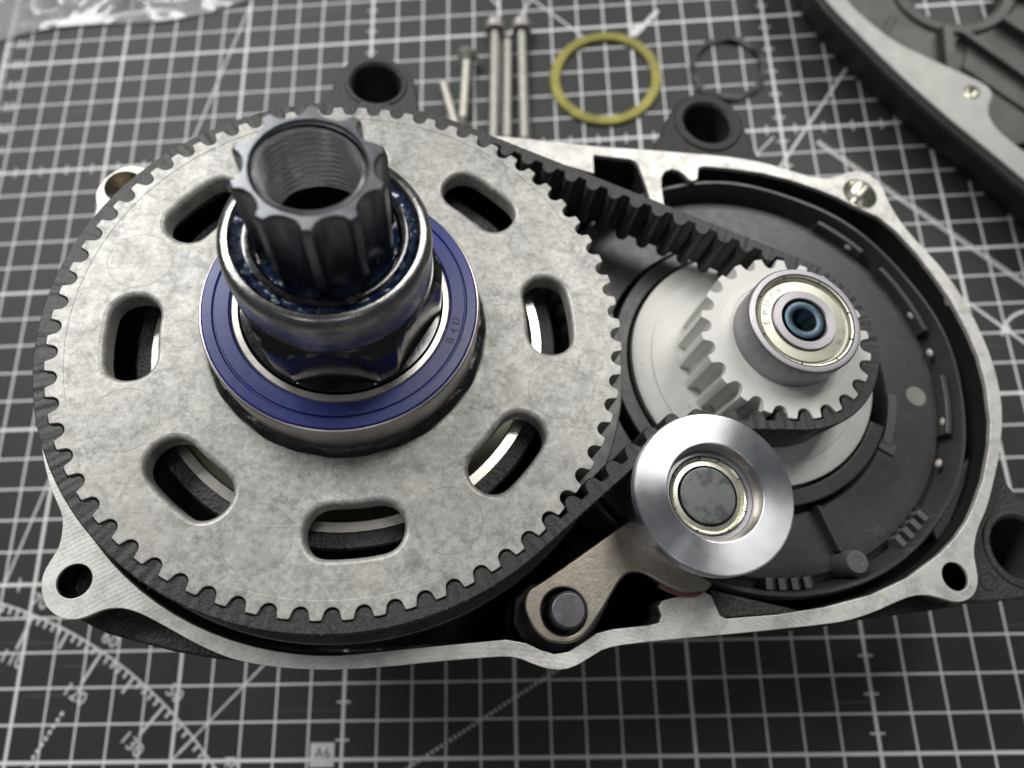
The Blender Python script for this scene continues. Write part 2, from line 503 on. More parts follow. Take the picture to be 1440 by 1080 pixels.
def tube(pts, r, n, name, m, closed=False):
    bm = bmesh.new(); R = []
    k = len(pts)
    for i, p in enumerate(pts):
        p = Vector(p)
        a = Vector(pts[(i-1) % k] if (closed or i > 0) else pts[i]); b = Vector(pts[(i+1) % k] if (closed or i < k-1) else pts[i])
        d = (b-a).normalized()
        s = d.cross(Vector((0, 0, 1)))
        if s.length < 1e-6: s = Vector((1, 0, 0))
        s.normalize(); u = s.cross(d)
        rr = r(i) if callable(r) else r
        R.append([bm.verts.new(p+s*math.cos(2*PI*j/n)*rr+u*math.sin(2*PI*j/n)*rr) for j in range(n)])
    for i in range(k if closed else k-1):
        A, B = R[i], R[(i+1) % k]
        for j in range(n): bm.faces.new((A[j], A[(j+1) % n], B[(j+1) % n], B[j]))
    if not closed:
        bm.faces.new(R[0]); bm.faces.new(R[-1])
    return from_bm(bm, name, m, 50)

# ------------------------------------------------------------------ cutting mat and table
WORLD = Matrix.Identity(4)
def slab(name, x0, x1, y0, y1, z0, z1, m):
    return prism([[(x0, y0), (x1, y0), (x1, y1), (x0, y1)]], z0, z1, name, m)
tb = bpy.data.objects.new('table', slab('table', -900, 1200, -900, 900, -40, -3, M['table'])); COL.objects.link(tb)
tag(tb, kind='structure')
mat_o = bpy.data.objects.new('cutting_mat', slab('cutting_mat', -75, 560, -130, 420, -3, 0, M['mat'])); COL.objects.link(mat_o)
tag(mat_o, kind='structure')

def strip(p, q, wd, z=.04):
    d = Vector((q[0]-p[0], q[1]-p[1])); d.normalize(); n = Vector((-d.y, d.x))*wd/2
    return [(p[0]+n.x, p[1]+n.y, z), (q[0]+n.x, q[1]+n.y, z), (q[0]-n.x, q[1]-n.y, z), (p[0]-n.x, p[1]-n.y, z)]
def quads(name, qs, m, parent):
    bm = bmesh.new()
    for q in qs: bm.faces.new([bm.verts.new(v) for v in q])
    return part(name, from_bm(bm, name, m), parent)
PC = (-50.0, -100.0)
def pol(a, r, c=PC): return (c[0]+r*math.cos(math.radians(a)), c[1]+r*math.sin(math.radians(a)))
qs = []
for i in range(10, 84): qs.append(strip(pol(i, 150), pol(i+1.03, 150), .55, .05))
quads('protractor_arc', qs, M['ink'], mat_o)
qs = []
for i in range(10, 85):
    L = 10.5 if i % 10 == 0 else (5.5 if i % 5 == 0 else 2.2)
    if i % 10 and i % 5: qs.append(strip(pol(i, 150), pol(i, 150-L), .75, .045))
    else: qs.append(strip(pol(i, 150), pol(i, 150-L), .8, .045))
quads('protractor_ticks', qs, M['ink'], mat_o)
for a, s_ in ((80, '80'), (70, '70'), (60, '60'), (50, '50'), (40, '40'), (30, '30')):
    for r, txt in ((154, s_), (136.5, str(180-a))):
        me = text_mesh(txt, 5.4, 'print_number', M['ink'])
        o = part('print_number', me, mat_o)
        x, y = pol(a, r)
        o.matrix_local = Matrix.Translation((x*S, y*S, .06*S)) @ Matrix.Rotation(math.radians(a-90), 4, 'Z')
for k in range(20, 42):
    o = part('print_number', text_mesh(str(k), 5.2, 'print_number', M['ink']), mat_o)
    o.location = (-43.6*S, (k*10-100)*S, .06*S)
# angle guide lines: 75 and 45 degrees solid, 60 and 30 degrees dotted
qs = [strip(pol(75, 156), pol(75, 400), .55, .055), strip(pol(45, 141), pol(45, 420), .5, .055),
      strip((290, 141), (345, 86), .8, .055), strip((245, 181), (281, 230), .8, .055),
      strip((163, 265.5), (182, 246), .6, .055), strip((153.0, 248), (163, 266), .6, .055),
      strip((134, 285), (150, 263), .6, .055)]
quads('print_guide_line', qs, M['ink'], mat_o)
qs = []
for i in range(28): qs.append(strip(pol(60, 131-i*1.9), pol(60, 131-i*1.9-1.15), 1.0, .055))
for i in range(90): qs.append(strip(pol(30, 158+i*1.5), pol(30, 158+i*1.5+.8), .9, .055))
for i in range(60): qs.append(strip((262+i*1.0, 194-i*1.0), (262.55+i*1.0, 193.45-i*1.0), 1.6, .055))
qs.append(strip((262, 192.9), (322, 132.9), .3, .057))
quads('print_dotted_line', qs, M['ink'], mat_o)
qs = [strip(pol(a, 11, (319, 116)), pol(a+6, 11, (319, 116)), .9, .055) for a in range(20, 160, 6)]
qs += [strip((308.6+.0, 121), (311.4, 121), 2.4, .06)]
quads('print_circle_guide', qs, M['ink'], mat_o)
# paper-format tag
o = quads('format_tag', [strip((90.9, 1.3), (97.9, 1.3), 6.2, .07)], M['ink'], mat_o)
o = part('format_text', text_mesh('A6', 4.0, 'format_text', M['ink_dark']), mat_o)
o.location = (94.5*S, 1.7*S, .10*S)
# small white arrow marks printed near the ring
qs = [strip((203, 247), (211, 256), 1.6, .06), strip((200.5, 245.5), (204.5, 249.5), 3.4, .062)]
quads('print_arrow', qs, M['ink'], mat_o)

# ------------------------------------------------------------------ motor housing
hous = thing('motor_housing', 'black motor housing with bare silver mating rim holding the belt drive', 'motor housing', (0, 0, -13))
HZ = -13.0
outer = ([(-55.8, -18.1), (-54.3, -22.4), (-52.3, -26.9), (-51.0, -29.0), (-49.4, -31.7), (-48.9, -33.7), (-48.75, -35.7), (-48.9, -37.6), (-49.5, -39.0), (-50.1, -40.5), (-50.45, -41.9), (-50.4, -43.2), (-50.0, -44.9), (-49.1, -46.7), (-47.8, -48.0), (-46.2, -48.9), (-44.4, -49.3), (-42.8, -49.1), (-41.5, -48.6), (-40.0, -47.9), (-38.3, -47.6), (-36.3, -47.7), (-34.3, -48.3), (-32.3, -49.2), (-28.3, -51.3), (-24.9, -53.2), (-20.9, -55.1), (-17.0, -56.6), (-11.1, -57.8), (-5.5, -58.4), (0.3, -58.7), (8.2, -58.5), (16.3, -58.0), (24.5, -57.7), (28.7, -57.6), (31.1, -58.1), (33.6, -59.2), (36.1, -60.0), (38.6, -60.2), (41.2, -59.5), (43.9, -58.1), (46.2, -57.0), (50.2, -56.4), (60.8, -55.8), (69.9, -55.4), (79.2, -54.9), (88.7, -54.3), (93.5, -53.8), (98.7, -52.6), (104.0, -50.8), (107.3, -49.8), (110.7, -49.6), (113.5, -50.3), (116.2, -51.2), (118.8, -51.0), (121.1, -49.7), (122.5, -47.3), (122.9, -44.6), (123.2, -41.9), (124.6, -38.8), (126.3, -36.3), (128.9, -33.2), (132.2, -27.8), (135.6, -21.8), (138.8, -14.4), (140.3, -9.0), (141.1, -2.1), (140.9, 4.4), (139.8, 12.0), (138.1, 18.4), (135.6, 24.5), (131.9, 30.5), (128.9, 36.0), (127.2, 41.2), (126.7, 44.6), (126.4, 47.4), (124.6, 50.4), (121.1, 52.0), (117.6, 51.2), (113.9, 49.3), (110.1, 48.9), (105.4, 50.1), (99.6, 52.1), (93.7, 53.6), (84.7, 54.6), (75.6, 54.9), (67.2, 55.3), (55.4, 55.5), (43.8, 56.2), (37.4, 56.9), (30, 57.2), (20, 57.4), (10, 58.0)]
         + arc((0, 0), 58.3, 92, 137, 10) + [(-45.6, 43.0), (-48.5, 43.8), (-50.4, 44.1), (-53.0, 43.1), (-55.2, 40.6), (-56.4, 37.6), (-56.2, 35.2), (-55.4, 32.8), (-55.8, 28)]
         + arc((0, 0), 58.7, 157, 193, 10))
outer = smooth(outer, 1)
inner = (arc((0, 0), 56.4, 188, 270, 22) + [(8.2, -55.95), (16.2, -55.5), (24.6, -55.1), (28.7, -54.9), (32.1, -55.6), (34.6, -56.8), (37.1, -57.6), (39.7, -57.3), (42.8, -55.7), (45.1, -54.4), (48.2, -53.8), (54.8, -53.4), (56.9, -53.0), (57.5, -51.8), (57.1, -50.2), (58.0, -49.2), (61.8, -48.4), (66.0, -47.8), (67.4, -48.6), (68.0, -50.6), (68.5, -52.1), (69.6, -52.7), (79.7, -52.3), (89.3, -51.3), (99.5, -49.3), (107.7, -46.4), (115.5, -42.2), (120.0, -39.0), (123.8, -35.5), (126.3, -32.4), (130.0, -27.2), (133.9, -19.8), (135.9, -14.4), (137.6, -6.1), (138.0, 0.8), (137.2, 7.9), (135.5, 15.6), (133.0, 22.1), (130.3, 28.1), (126.7, 34.2), (123.0, 38.2), (118.2, 40.6), (113.4, 43.6), (108.3, 45.9), (102.0, 48.2), (94.9, 49.9), (87.1, 50.8), (80.6, 51.1), (79.0, 50.6), (78.7, 49.0), (78.3, 47.2), (77.2, 46.5), (76.0, 47.0), (75.3, 48.2), (74.0, 49.3), (72.2, 49.8), (70.4, 49.0), (69.3, 47.2), (69.0, 44.5), (69.0, 39.0), (66.0, 39.0), (65.2, 44.5), (64.0, 50.4), (63.2, 51.6), (62.0, 52.2), (53.4, 52.9), (53.0, 52.5), (52.8, 47.5), (46, 49.5), (38, 52.0), (28, 53.6), (18, 54.2), (9, 55.2)]
         + arc((0, 0), 56.2, 96, 180, 20))
inner = [(x, y) for x, y in inner]
holes = [((-45.2, -43.0), 2.85), ((117.8, -46.4), 2.75), ((119.9, 44.8), 4.35), ((-51.1, 38.6), 3.9)]
def shift(L): return L
loops = [outer, inner] + [circle(c, r, 36) for c, r in holes]
part('mating_rim', prism(loops, -1.1, 0, 'mating_rim', M['milled'], .12, 1), hous)
def grow(L, d):
    """offset a counter-clockwise loop along its normals"""
    n = len(L); out = []
    for i in range(n):
        a, b = Vector(L[i-1]), Vector(L[(i+1) % n]); t_ = (b-a)
        if t_.length < 1e-6: out.append(L[i]); continue
        t_.normalize(); out.append((L[i][0]+t_.y*d, L[i][1]-t_.x*d))
    return out
wl = [grow(outer, -.12), grow(inner, -.05)] + [circle(c, r+.05, 28) for c, r in holes]
part('casing_wall', prism(wl, -8.0, -1.12, 'casing_wall', M['wall']), hous)
# broad lower flange of the casing
hull = ([(-53.5, -22.4), (-51.6, -34.0), (-50.3, -43.5), (-49.3, -46.8), (-47.0, -48.6), (-44.0, -50.2), (-41.2, -51.5), (-35.5, -53.2), (-29.3, -54.9), (-22.9, -56.2), (-17.0, -57.0), (-8, -57.8), (0.3, -58.2), (16, -57.6), (28.7, -57.0), (36.1, -59.4), (38.6, -59.6), (46, -56.3), (60.8, -55.4), (79, -55.3), (88.1, -55.2), (98.9, -53.9), (114.6, -52.6), (123, -51.8), (126, -45), (130, -33), (136, -21), (139.6, -9), (140.5, -2), (140.3, 4.4), (139, 12), (135, 24), (130, 33), (126.8, 42), (125, 48.5), (121, 50.5), (113.9, 48.7), (105, 49.6), (93.7, 53.0), (75, 54.3), (55.4, 54.9), (37, 56.3), (20, 57)] + arc((0, 0), 57.6, 95, 200, 20))
inn2 = grow(inner, .1)
part('casing_flange', prism([hull, inn2], -36, -6.2, 'casing_flange', M['powder'], .5, 2), hous)
flr = grow(hull, -2)
part('casing_floor', prism([flr], -40, -36.05, 'casing_floor', M['black']), hous)
part('gearbox_drum', disc_fill([(50, -40.05), (47, -52), (40, -54)], 64, 'gearbox_drum', M['powder']), hous)
me = disc_fill([(46, -40.05), (45, -58), (41, -61.5)], 64, 'stator_drum', M['powder'])
o = part('stator_drum', me, hous); o.location = (84*S, 0, 0)
# tapered screw bosses and hole linings
for (c, r), dep, mm_ in zip(holes, (9, 9, 5.0, 5.0), ('black', 'black', 'brightmetal', 'seat')):
    if mm_ == 'black':
        me = disc_fill([(r+.02, -.35), (r-.1, -2.0), (r-.25, -dep), (r*.5, -dep-.5)], 32, 'screw_hole', M['steel_dark'])
    else:
        me = disc_fill([(r+.02, -.3), (r-.2, -1.2), (r-.35, -4.5), (r*.4, -dep)], 32, 'dowel_seat', M['arm']) if mm_ == 'seat' else disc_fill([(r+.02, -.3), (r-.35, -1.2), (r-.6, -2.6), (r*.62, -3.8), (r*.45, -dep), (r*.2, -dep-.2)], 32, 'dowel_seat', M['brightmetal'])
    o = part('screw_hole' if mm_ == 'black' else 'dowel_seat', me, hous)
    o.location = (c[0]*S, c[1]*S, 0)
# mounting lugs
lug_a = smooth([(-11.5, 50), (-10.8, 71), (-10.3, 77), (-7.6, 83.2), (-.3, 86.2), (6.3, 84.1), (9.9, 78.5), (10.9, 71), (12.5, 50)], 2)
part('mounting_lug', prism([lug_a, circle((.3, 76.4), 6.2, 40)], -26, -5.0, 'mounting_lug', M['lug'], .7, 3), hous)
o = part('lug_bore_lip', polar([(7.7, -5.05), (7.5, -4.6), (6.9, -4.5), (6.25, -5.1)], 40, 'lug_bore_lip', M['lug']), hous); o.location = (.3*S, 76.4*S, 0)
lug_b = smooth([(66, 48), (70.0, 60.0), (73.6, 66.5), (75.8, 71.5), (79.5, 77.6), (86.3, 80.3), (92.2, 78.4), (95.7, 74.0), (96.6, 66.5), (98.8, 57.7), (102, 46)], 2)
part('mounting_lug', prism([lug_b, circle((86.0, 69.2), 6.3, 40)], -30, -5.0, 'mounting_lug', M['powder'], .9, 3), hous)
o = part('lug_bore_lip', polar([(9.2, -5.02), (8.8, -4.5), (7.0, -4.4), (6.3, -5.1)], 40, 'lug_bore_lip', M['powder']), hous); o.location = (86.0*S, 69.2*S, 0)
lug_c = smooth([(120, -30), (137.5, -18), (139.6, -23.6), (140.6, -27.1), (143, -30.8), (150, -33.5), (158, -37), (158, -47), (148, -50.0), (137.6, -50.8), (122, -51.6), (120.5, -48)], 1)
part('mounting_lug', prism([lug_c, circle((138.7, -40.8), 6.5, 40)], -30, -5.4, 'mounting_lug', M['lug'], .6, 2), hous)
o = part('lug_bore_lip', polar([(8.4, -5.42), (8.2, -5.0), (7.2, -4.9), (6.5, -5.5)], 40, 'lug_bore_lip', M['lug']), hous); o.location = (138.7*S, -40.8*S, 0)
o = part('ejector_ring', polar([(1.9, -5.38), (1.85, -5.25), (1.7, -5.25), (1.65, -5.38)], 28, 'ejector_ring', M['powder']), hous); o.location = (129.3*S, -47.2*S, 0)
# seal seat seen through the pulley's slots
part('seal_seat', polar([(36.6, -9), (36.6, 6.3), (34.9, 6.3), (34.7, 5.4), (34.7, -9)], 96, 'seal_seat', M['race_cream']), hous)
part('bearing_carrier', polar([(39.6, -14), (39.6, 5.4), (39.2, 5.8), (36.65, 5.8), (36.65, -14)], 96, 'bearing_carrier', M['powder']), hous)
part('bearing_tunnel', polar([(34.65, 5.6), (34.2, -12), (26, -12.5), (26, 2)], 64, 'bearing_tunnel', M['shield']), hous)
# tower under the tensioner and a sloping web beside the rim tab
part('tensioner_tower', prism([smooth([(30, -54), (31, -46), (42, -44), (50, -47), (44, -56), (37, -58)], 1)], -36, -3.2, 'tensioner_tower', M['black'], .3, 1), hous)
bm = bmesh.new()
W = [(68.2, -47.4, -2.2), (68.7, -52.4, -1.6), (85.5, -51.9, -1.8), (71.0, -46.6, -6.5), (84.0, -50.2, -7.0), (68, -53, -12), (86, -53, -12)]
v = [bm.verts.new(p) for p in W]
for f in ((0, 1, 2), (0, 2, 4), (0, 4, 3), (0, 3, 5), (0, 5, 1), (3, 4, 6), (3, 6, 5), (2, 6, 4), (1, 5, 6), (1, 6, 2)): bm.faces.new([v[i] for i in f])
part('corner_web', from_bm(bm, 'corner_web', M['powder']), hous)

# ------------------------------------------------------------------ stator cover (plastic dish under the small pulley)
PX, PY = 84.82, -.68
stat = thing('stator_cover', 'dark grey plastic dish with clips and a peg under the small white pulley', 'plastic cover', (PX, PY, -18))
NA = 160
gap = lambda a: 1.0
def lip_z(a):
    d = (math.degrees(a)+180) % 360-180
    return 3.6+.25*math.sin(9*a)
part('dish', polar([(32.2, -8), (32.2, -.9), (32.7, 0), (42.5, .15), (44.8, -.4), (45.6, -1.6)], NA, 'dish', M['grey_pl']), stat)
part('dish_wall', polar([(45.6, -1.6), (46.6, -2.4), (47.3, 1.5), (47.7, lip_z), (48.4, lip_z), (48.9, 2.8), (49.4, -3), (49.4, -10)], NA, 'dish_wall', M['grey_pl']), stat)
# raised annulus round the white flange, open at the right
def sector(r0, r1, a0, a1, z0, z1, name, m, n=80, bev=.3):
    L = arc((0, 0), r1, a0, a1, n)+arc((0, 0), r0, a1, a0, n)
    return prism([L], z0, z1, name, m, bev, 2)
part('inner_lip', sector(27.9, 31.2, 20, 345-12, -6, 2.6, 'inner_lip', M['grey_pl']), stat)
part('pad', sector(32.6, 34.6, -31, -10, -1, .7, 'pad', M['grey_pl2'], 12, .1), stat)
part('pad', sector(32.4, 36.0, -34, -30, -1, .5, 'pad', M['grey_pl2'], 6, .1), stat)
# peg with rib
o = part('peg', disc_fill([(2.6, -1), (2.35, 4.6), (2.15, 5.0), (1.2, 5.05), (1.1, 4.95)], 32, 'peg', M['grey_pl2']), stat); o.location = ((98.0-PX)*S, (-43.1-PY)*S, 0)
o = part('rib', prism([[(8.6, -30.8), (9.6, -31.2), (12.6, -40.4), (11.4, -40.0)]], -1, 2.6, 'rib', M['grey_pl'], .1, 1), stat)
o = part('ejector_mark', disc_fill([(2.35, -.1), (2.3, .22)], 32, 'ejector_mark', M['pin_mark']), stat); o.location = ((124.0-PX)*S, (-6.8-PY)*S, 0)
o = part('ejector_mark', polar([(1.0, .1), (.95, .25), (.85, .25), (.8, .1)], 24, 'ejector_mark', M['grey_pl2']), stat); o.location = (22.6*S, -36.2*S, 0)
# clips along the dish edge with resin blobs
for a0, a1 in ((12, 35), (42, 58), (-20, -2)):
    part('clip', sector(45.0, 46.3, a0, a1, -1.8, 2.2, 'clip', M['grey_pl'], 16, .25), stat)
for a in (46, 18, 5.5, -16, -29):
    bm = bmesh.new()
    bmesh.ops.create_icosphere(bm, subdivisions=2, radius=.85)
    for q in bm.verts: q.co = Vector((q.co.x*.75, q.co.y*1.25, q.co.z*.9))
    o = part('resin_blob', from_bm(bm, 'resin_blob', M['resin'], 80), stat)
    o.matrix_local = Matrix.Translation((45.2*math.cos(math.radians(a))*S, 45.2*math.sin(math.radians(a))*S, .9*S)) @ Matrix.Rotation(math.radians(a), 4, 'Z')
# vent slots: dark sockets with teeth between them
for base, cnt in ((-96, 4), (-57, 4)):
    for k in range(cnt):
        a = base+k*3.3
        part('vent_tooth', sector(44.9, 47.2, a, a+1.7, -2.2, 2.0, 'vent_tooth', M['grey_pl2'], 3, .1), stat)
        part('vent_socket', sector(44.6, 47.0, a+1.75, a+3.2, -2.4, .9, 'vent_socket', M['black'], 3, .05), stat)

# ------------------------------------------------------------------ big toothed pulley
NG, RG = 65, 51.15
A0 = -0.167
gear = thing('belt_pulley', 'large mottled grey metal toothed pulley with eight curved slots', 'pulley')
def toothed(n, R, a0, depth, wd, steps=9):
    """outline with n tips at a0 + 2 pi k / n and round-bottomed grooves between"""
    L = []
    p = 2*PI/n
    hw = wd/2/R
    for k in range(n):
        c = a0+(k+.5)*p
        L += [(R*math.cos(a0+k*p-(p/2-hw)*.9), R*math.sin(a0+k*p-(p/2-hw)*.9)), (R*math.cos(a0+k*p+(p/2-hw)*.9), R*math.sin(a0+k*p+(p/2-hw)*.9))] if False else []
        e = p/2-hw                      # half tip width (angle)
        for u in (-1.0, -.9, -.45, 0, .45, .9):
            a = a0+k*p+u*e
            rr = R-(.22 if abs(u) == 1.0 else (.05 if abs(u) == .9 else 0))
            L.append((rr*math.cos(a), rr*math.sin(a)))
        for i in range(steps+1):
            u = -1+2*i/steps
            a = c+u*hw*(1.0 if abs(u) < 1 else 1.0)*(1-.0)
            w_ = math.sqrt(max(0, 1-abs(u)**2.15))
            rr = R-.22-(depth-.22)*w_
            L.append((rr*math.cos(a), rr*math.sin(a)))
    return L
tip = toothed(NG, RG, A0, 2.02, 3.05)
rim_in = circle((0, 0), 48.05, 160)
part('toothed_rim', prism([tip, rim_in], -13, .07, 'toothed_rim', M['zinc'], .14, 1), gear)
slots = []
for k in range(8):
    c = 4.5+45*k
    L = arc((0, 0), 41.8, c-6.6, c+6.6, 10)
    e = 9.0
    L = [(41.8, c-7.2), (41.8, c-3.6), (41.8, c), (41.8, c+3.6), (41.8, c+7.2), (41.2, c+9.6), (39.6, c+11.7), (37.4, c+12.6), (35.2, c+11.9), (33.7, c+9.6), (33.2, c+6.6), (33.2, c+3.3), (33.2, c), (33.2, c-3.3), (33.2, c-6.6), (33.7, c-9.6), (35.2, c-11.9), (37.4, c-12.6), (39.6, c-11.7), (41.2, c-9.6)]
    L = [(r*math.cos(math.radians(a)), r*math.sin(math.radians(a))) for r, a in L]
    slots.append(smooth(L, 2)[::-1])
part('slotted_web', prism([circle((0, 0), 49.0, 160), circle((0, 0), 24.4, 120)[::-1]]+slots, -4.6, 0, 'slotted_web', M['zinc'], .95, 4), gear)

part('flange_lip', polar([(51.0, -13.3), (51.0, -12.9), (54.4, -12.75), (54.75, -12.85), (54.8, -13.2), (54.5, -13.5)], 160, 'flange_lip', simple('worn_black_flange', (.03, .03, .031), .35, .3, .5, 250, .1, 900, col2=(.10, .098, .095)), close=True), gear)
# ------------------------------------------------------------------ small pulley
RP, NP_ = 17.46, 22
dpul = thing('drive_pulley', 'small pale grey plastic toothed pulley on a round flange', 'pulley', (PX, PY, 0))
# ------------------------------------------------------------------ toothed belt
IX, IY, IR = 64.55, -32.0, 12.2
def belt():
    rg, rp, th = RG+.10, RP+.10, 2.0
    cs = [(Vector((0, 0)), rg, 1), (Vector((PX, PY)), rp, 1), (Vector((IX, IY)), IR+th, -1)]
    def tang(a, b):
        (c1, r1, s1), (c2, r2, s2) = a, b
        k1, k2 = r1*s1, r2*s2
        d = c2-c1
        th_ = math.atan2(d.y, d.x)-math.asin((k1-k2)/d.length)
        n = Vector((-math.sin(th_), math.cos(th_)))
        return th_, c1+n*k1, c2+n*k2
    tGP, p1, p2 = tang(cs[0], cs[1]); tPI, p3, p4 = tang(cs[1], cs[2]); tIG, p5, p6 = tang(cs[2], cs[0])
    path = []   # (pos, normal outward(back), s, section)
    s = 0
    def add(p, n, sec):
        nonlocal s
        if path: s += (p-path[-1][0]).length
        path.append((p, n, s, sec))
    pitch = 2*PI/NG
    # start at a groove near 105 degrees (behind the spindle)
    k = round((math.radians(105)-A0)/pitch-.5)
    start = A0+(k+.5)*pitch
    ds = .28
    def doarc(c, r, sgn, n0, n1, sec):
        cnt = max(2, int(abs(n1-n0)*r/ds))
        for i in range(cnt+1):
            a = n0+(n1-n0)*i/cnt
            n = Vector((math.cos(a), math.sin(a)))
            add(c+n*r*sgn, n, sec)
    def doline(a, b, n, sec):
        cnt = int((b-a).length/ds)
        for i in range(1, cnt): add(a.lerp(b, i/cnt), n, sec)
    H = PI/2
    doarc(cs[0][0], rg, 1, start, tGP+H, 0)
    doline(p1, p2, Vector((-math.sin(tGP), math.cos(tGP))), 0)
    e = tPI+H
    while e > tGP+H: e -= 2*PI
    sP0 = s
    doarc(cs[1][0], rp, 1, tGP+H, e, 1)
    sP1 = s
    doline(p3, p4, Vector((-math.sin(tPI), math.cos(tPI))), 1)
    e2 = tIG+H
    f = tPI+H
    while e2 < f: e2 += 2*PI
    while e2-f > 2*PI: e2 -= 2*PI
    doarc(cs[2][0], IR+th, -1, f, e2, 2)
    doline(p5, p6, Vector((-math.sin(tIG), math.cos(tIG))), 2)
    g0 = tIG+H
    while g0 > start+PI*2: g0 -= 2*PI
    while g0 < start: g0 += 2*PI
    sG = s
    doarc(cs[0][0], rg, 1, g0, start, 3)
    L = s
    step = pitch*rg
    # groove phase on the last wrap
    kk = math.ceil((g0-start)/pitch)
    phB = L   # a tooth sits exactly at the end (start groove)
    phP = None
    mid = (sP0+sP1)/2
    # tooth nearest the middle of the small pulley's wrap fixes that pulley's phase
    tm = round(mid/step)*step
    am = (tGP+H)-(tm-sP0)/rp
    return path, step, L, phB, am
path, step, LB, phB, angP = belt()
def tooth(s, sec, st=None):
    ph = 0 if sec < 2 else phB
    u = (s-ph)/step
    d = abs(u-round(u))*step
    if d > 1.5: return 0.0
    return 1.92*math.sqrt(max(0, 1-(d/1.5)**2.2))
bm = bmesh.new()
rows = []
th = 2.0
rnd = random.Random(3)
for p, n, s, sec in path[:-1]:
    tt = tooth(s, sec)
    from mathutils import noise as mnz
    q3 = Vector((s*.9, 0, 0))
    j = lambda a: a*(1.3*mnz.noise(q3+Vector((0, rnd.random()*.05, rnd.random()*.02)))+rnd.uniform(-.25, .25))
    zt = -.45+j(.05); zb = -12.3
    ob = p+n*th; ib = p-n*tt
    o1 = ob-n*.25; i1 = ib+n*min(.2, .2+tt)
    row = [bm.verts.new((q.x, q.y, z)) for q, z in ((ib, zb), (ib, zt-.22), (i1, zt+j(.05)), (p+n*(th*.45), zt+j(.07)), (o1, zt+j(.06)), (ob+n*j(.015), zt-.3), (ob, zb))]
    rows.append(row)
k = len(rows)
for i in range(k):
    A, B = rows[i], rows[(i+1) % k]
    for j in range(7): bm.faces.new((A[j], A[(j+1) % 7], B[(j+1) % 7], B[j]))
beltroot = bpy.data.objects.new('toothed_belt', from_bm(bm, 'toothed_belt', M['rubber'], 40))
COL.objects.link(beltroot); beltroot.matrix_world = ASM
tag(beltroot, 'worn black rubber toothed belt running round both pulleys and the idler', 'belt')
# loose fibres on the belt's worn edge
bm = bmesh.new()
rf = random.Random(11)
for _ in range(1500):
    i = rf.randrange(len(path)-1)
    p, n, s, sec = path[i]
    q = p+n*rf.uniform(-.3, 2.0); z = -.42
    d = Vector((rf.uniform(-1, 1), rf.uniform(-1, 1), rf.uniform(.1, .9))).normalized()
    a = Vector((q.x, q.y, z-.05)); b = a+d*rf.uniform(.25, .7)
    sd = d.cross(Vector((rf.uniform(-1, 1), rf.uniform(-1, 1), .3))).normalized()*.045
    v = [bm.verts.new(x) for x in (a-sd, a+sd, b)]
    bm.faces.new(v)
part('frayed_fibre', from_bm(bm, 'frayed_fibre', simple('belt_fibre', (.21, .205, .20), .6)), beltroot, kind='stuff')

# small pulley geometry (its grooves follow the belt)
pp = 2*PI/NP_
tipP = toothed(NP_, RP, angP-pp/2, 2.15, 3.2)
part('toothed_hub', prism([tipP, circle((0, 0), 10.4, 64)], -13.6, 0, 'toothed_hub', M['white_pl'], .18, 2), dpul)
part('bearing_seat', polar([(13.2, -.02), (12.9, .14), (11.6, .16), (11.3, -.5), (10.4, -.8)], 64, 'bearing_seat', M['white_pl']), dpul)
part('flange', polar([(8, -13.9), (22.9, -13.9), (23.2, -14.2), (26.3, -14.25), (27.1, -14.6), (27.2, -16.5), (26.4, -18), (8, -18)], 128, 'flange', M['white_pl']), dpul)

# ------------------------------------------------------------------ bearing on the small pulley
def text_ring(parent, s, r, a_mid, size, z, m, step_deg, outward=True, flip=1):
    for i, ch in enumerate(s):
        if ch == ' ': continue
        a = a_mid+flip*(i-(len(s)-1)/2)*step_deg
        o = part('engraved_letter', text_mesh(ch, size, 'engraved_letter', m), parent)
        o.matrix_local = Matrix.Translation((r*math.cos(math.radians(a))*S, r*math.sin(math.radians(a))*S, z*S)) @ Matrix.Rotation(math.radians(a-90 if outward else a+90), 4, 'Z')
sb = thing('ball_bearing', 'small shielded ball bearing standing on the white pulley', 'bearing', (PX, PY, 0))
part('outer_race', polar([(11, -.4), (11, 6.7), (10.8, 7.0), (10.6, 7.1), (9.75, 7.1), (9.6, 6.85), (9.6, 5)], 96, 'outer_race', M['steel']), sb)
part('shield', polar([(9.62, 6.5), (9.45, 6.95), (9.2, 6.9), (8.9, 6.2), (8.5, 6.05), (8.35, 6.35), (6.35, 6.4), (6.25, 6.2)], 96, 'shield', M['shield']), sb)
for a in (60, 10, -25, 150, 105, 200, 255, 300):
    o = part('crimp_notch', prism([[(-.12, -.35), (.12, -.35), (.1, .35), (-.1, .35)]], 6.6, 7.02, 'crimp_notch', M['black']), sb)
    o.matrix_local = Matrix.Translation((9.4*math.cos(math.radians(a))*S, 9.4*math.sin(math.radians(a))*S, 0)) @ Matrix.Rotation(math.radians(a-90), 4, 'Z')
part('inner_race', polar([(6.2, 5), (6.2, 6.75), (6.05, 6.95), (4.6, 6.95), (4.4, 6.7), (4.4, 4)], 72, 'inner_race', M['steel']), sb)
M['stamp'] = simple('stamped_letter', (.30, .30, .25), .4, .6, .1)
text_ring(sb, 'EPDZV', 7.4, 152, 1.75, 6.43, M['stamp'], -16, True)
text_ring(sb, 'CM', 7.4, -25, 1.6, 6.43, M['stamp'], -18, True)
sh = thing('motor_shaft', 'blued hollow shaft end in the middle of the small bearing', 'shaft', (PX, PY, 0))
part('shaft_end', polar([(3.95, -13), (3.95, 6.4), (3.8, 6.75), (3.5, 6.8), (2.6, 6.8), (2.35, 6.7), (1.95, 6.0), (1.2, 4.0), (.75, 3.2), (.6, 1.5), (.05, 1.4)], 64, 'shaft_end', M['shaft']), sh)

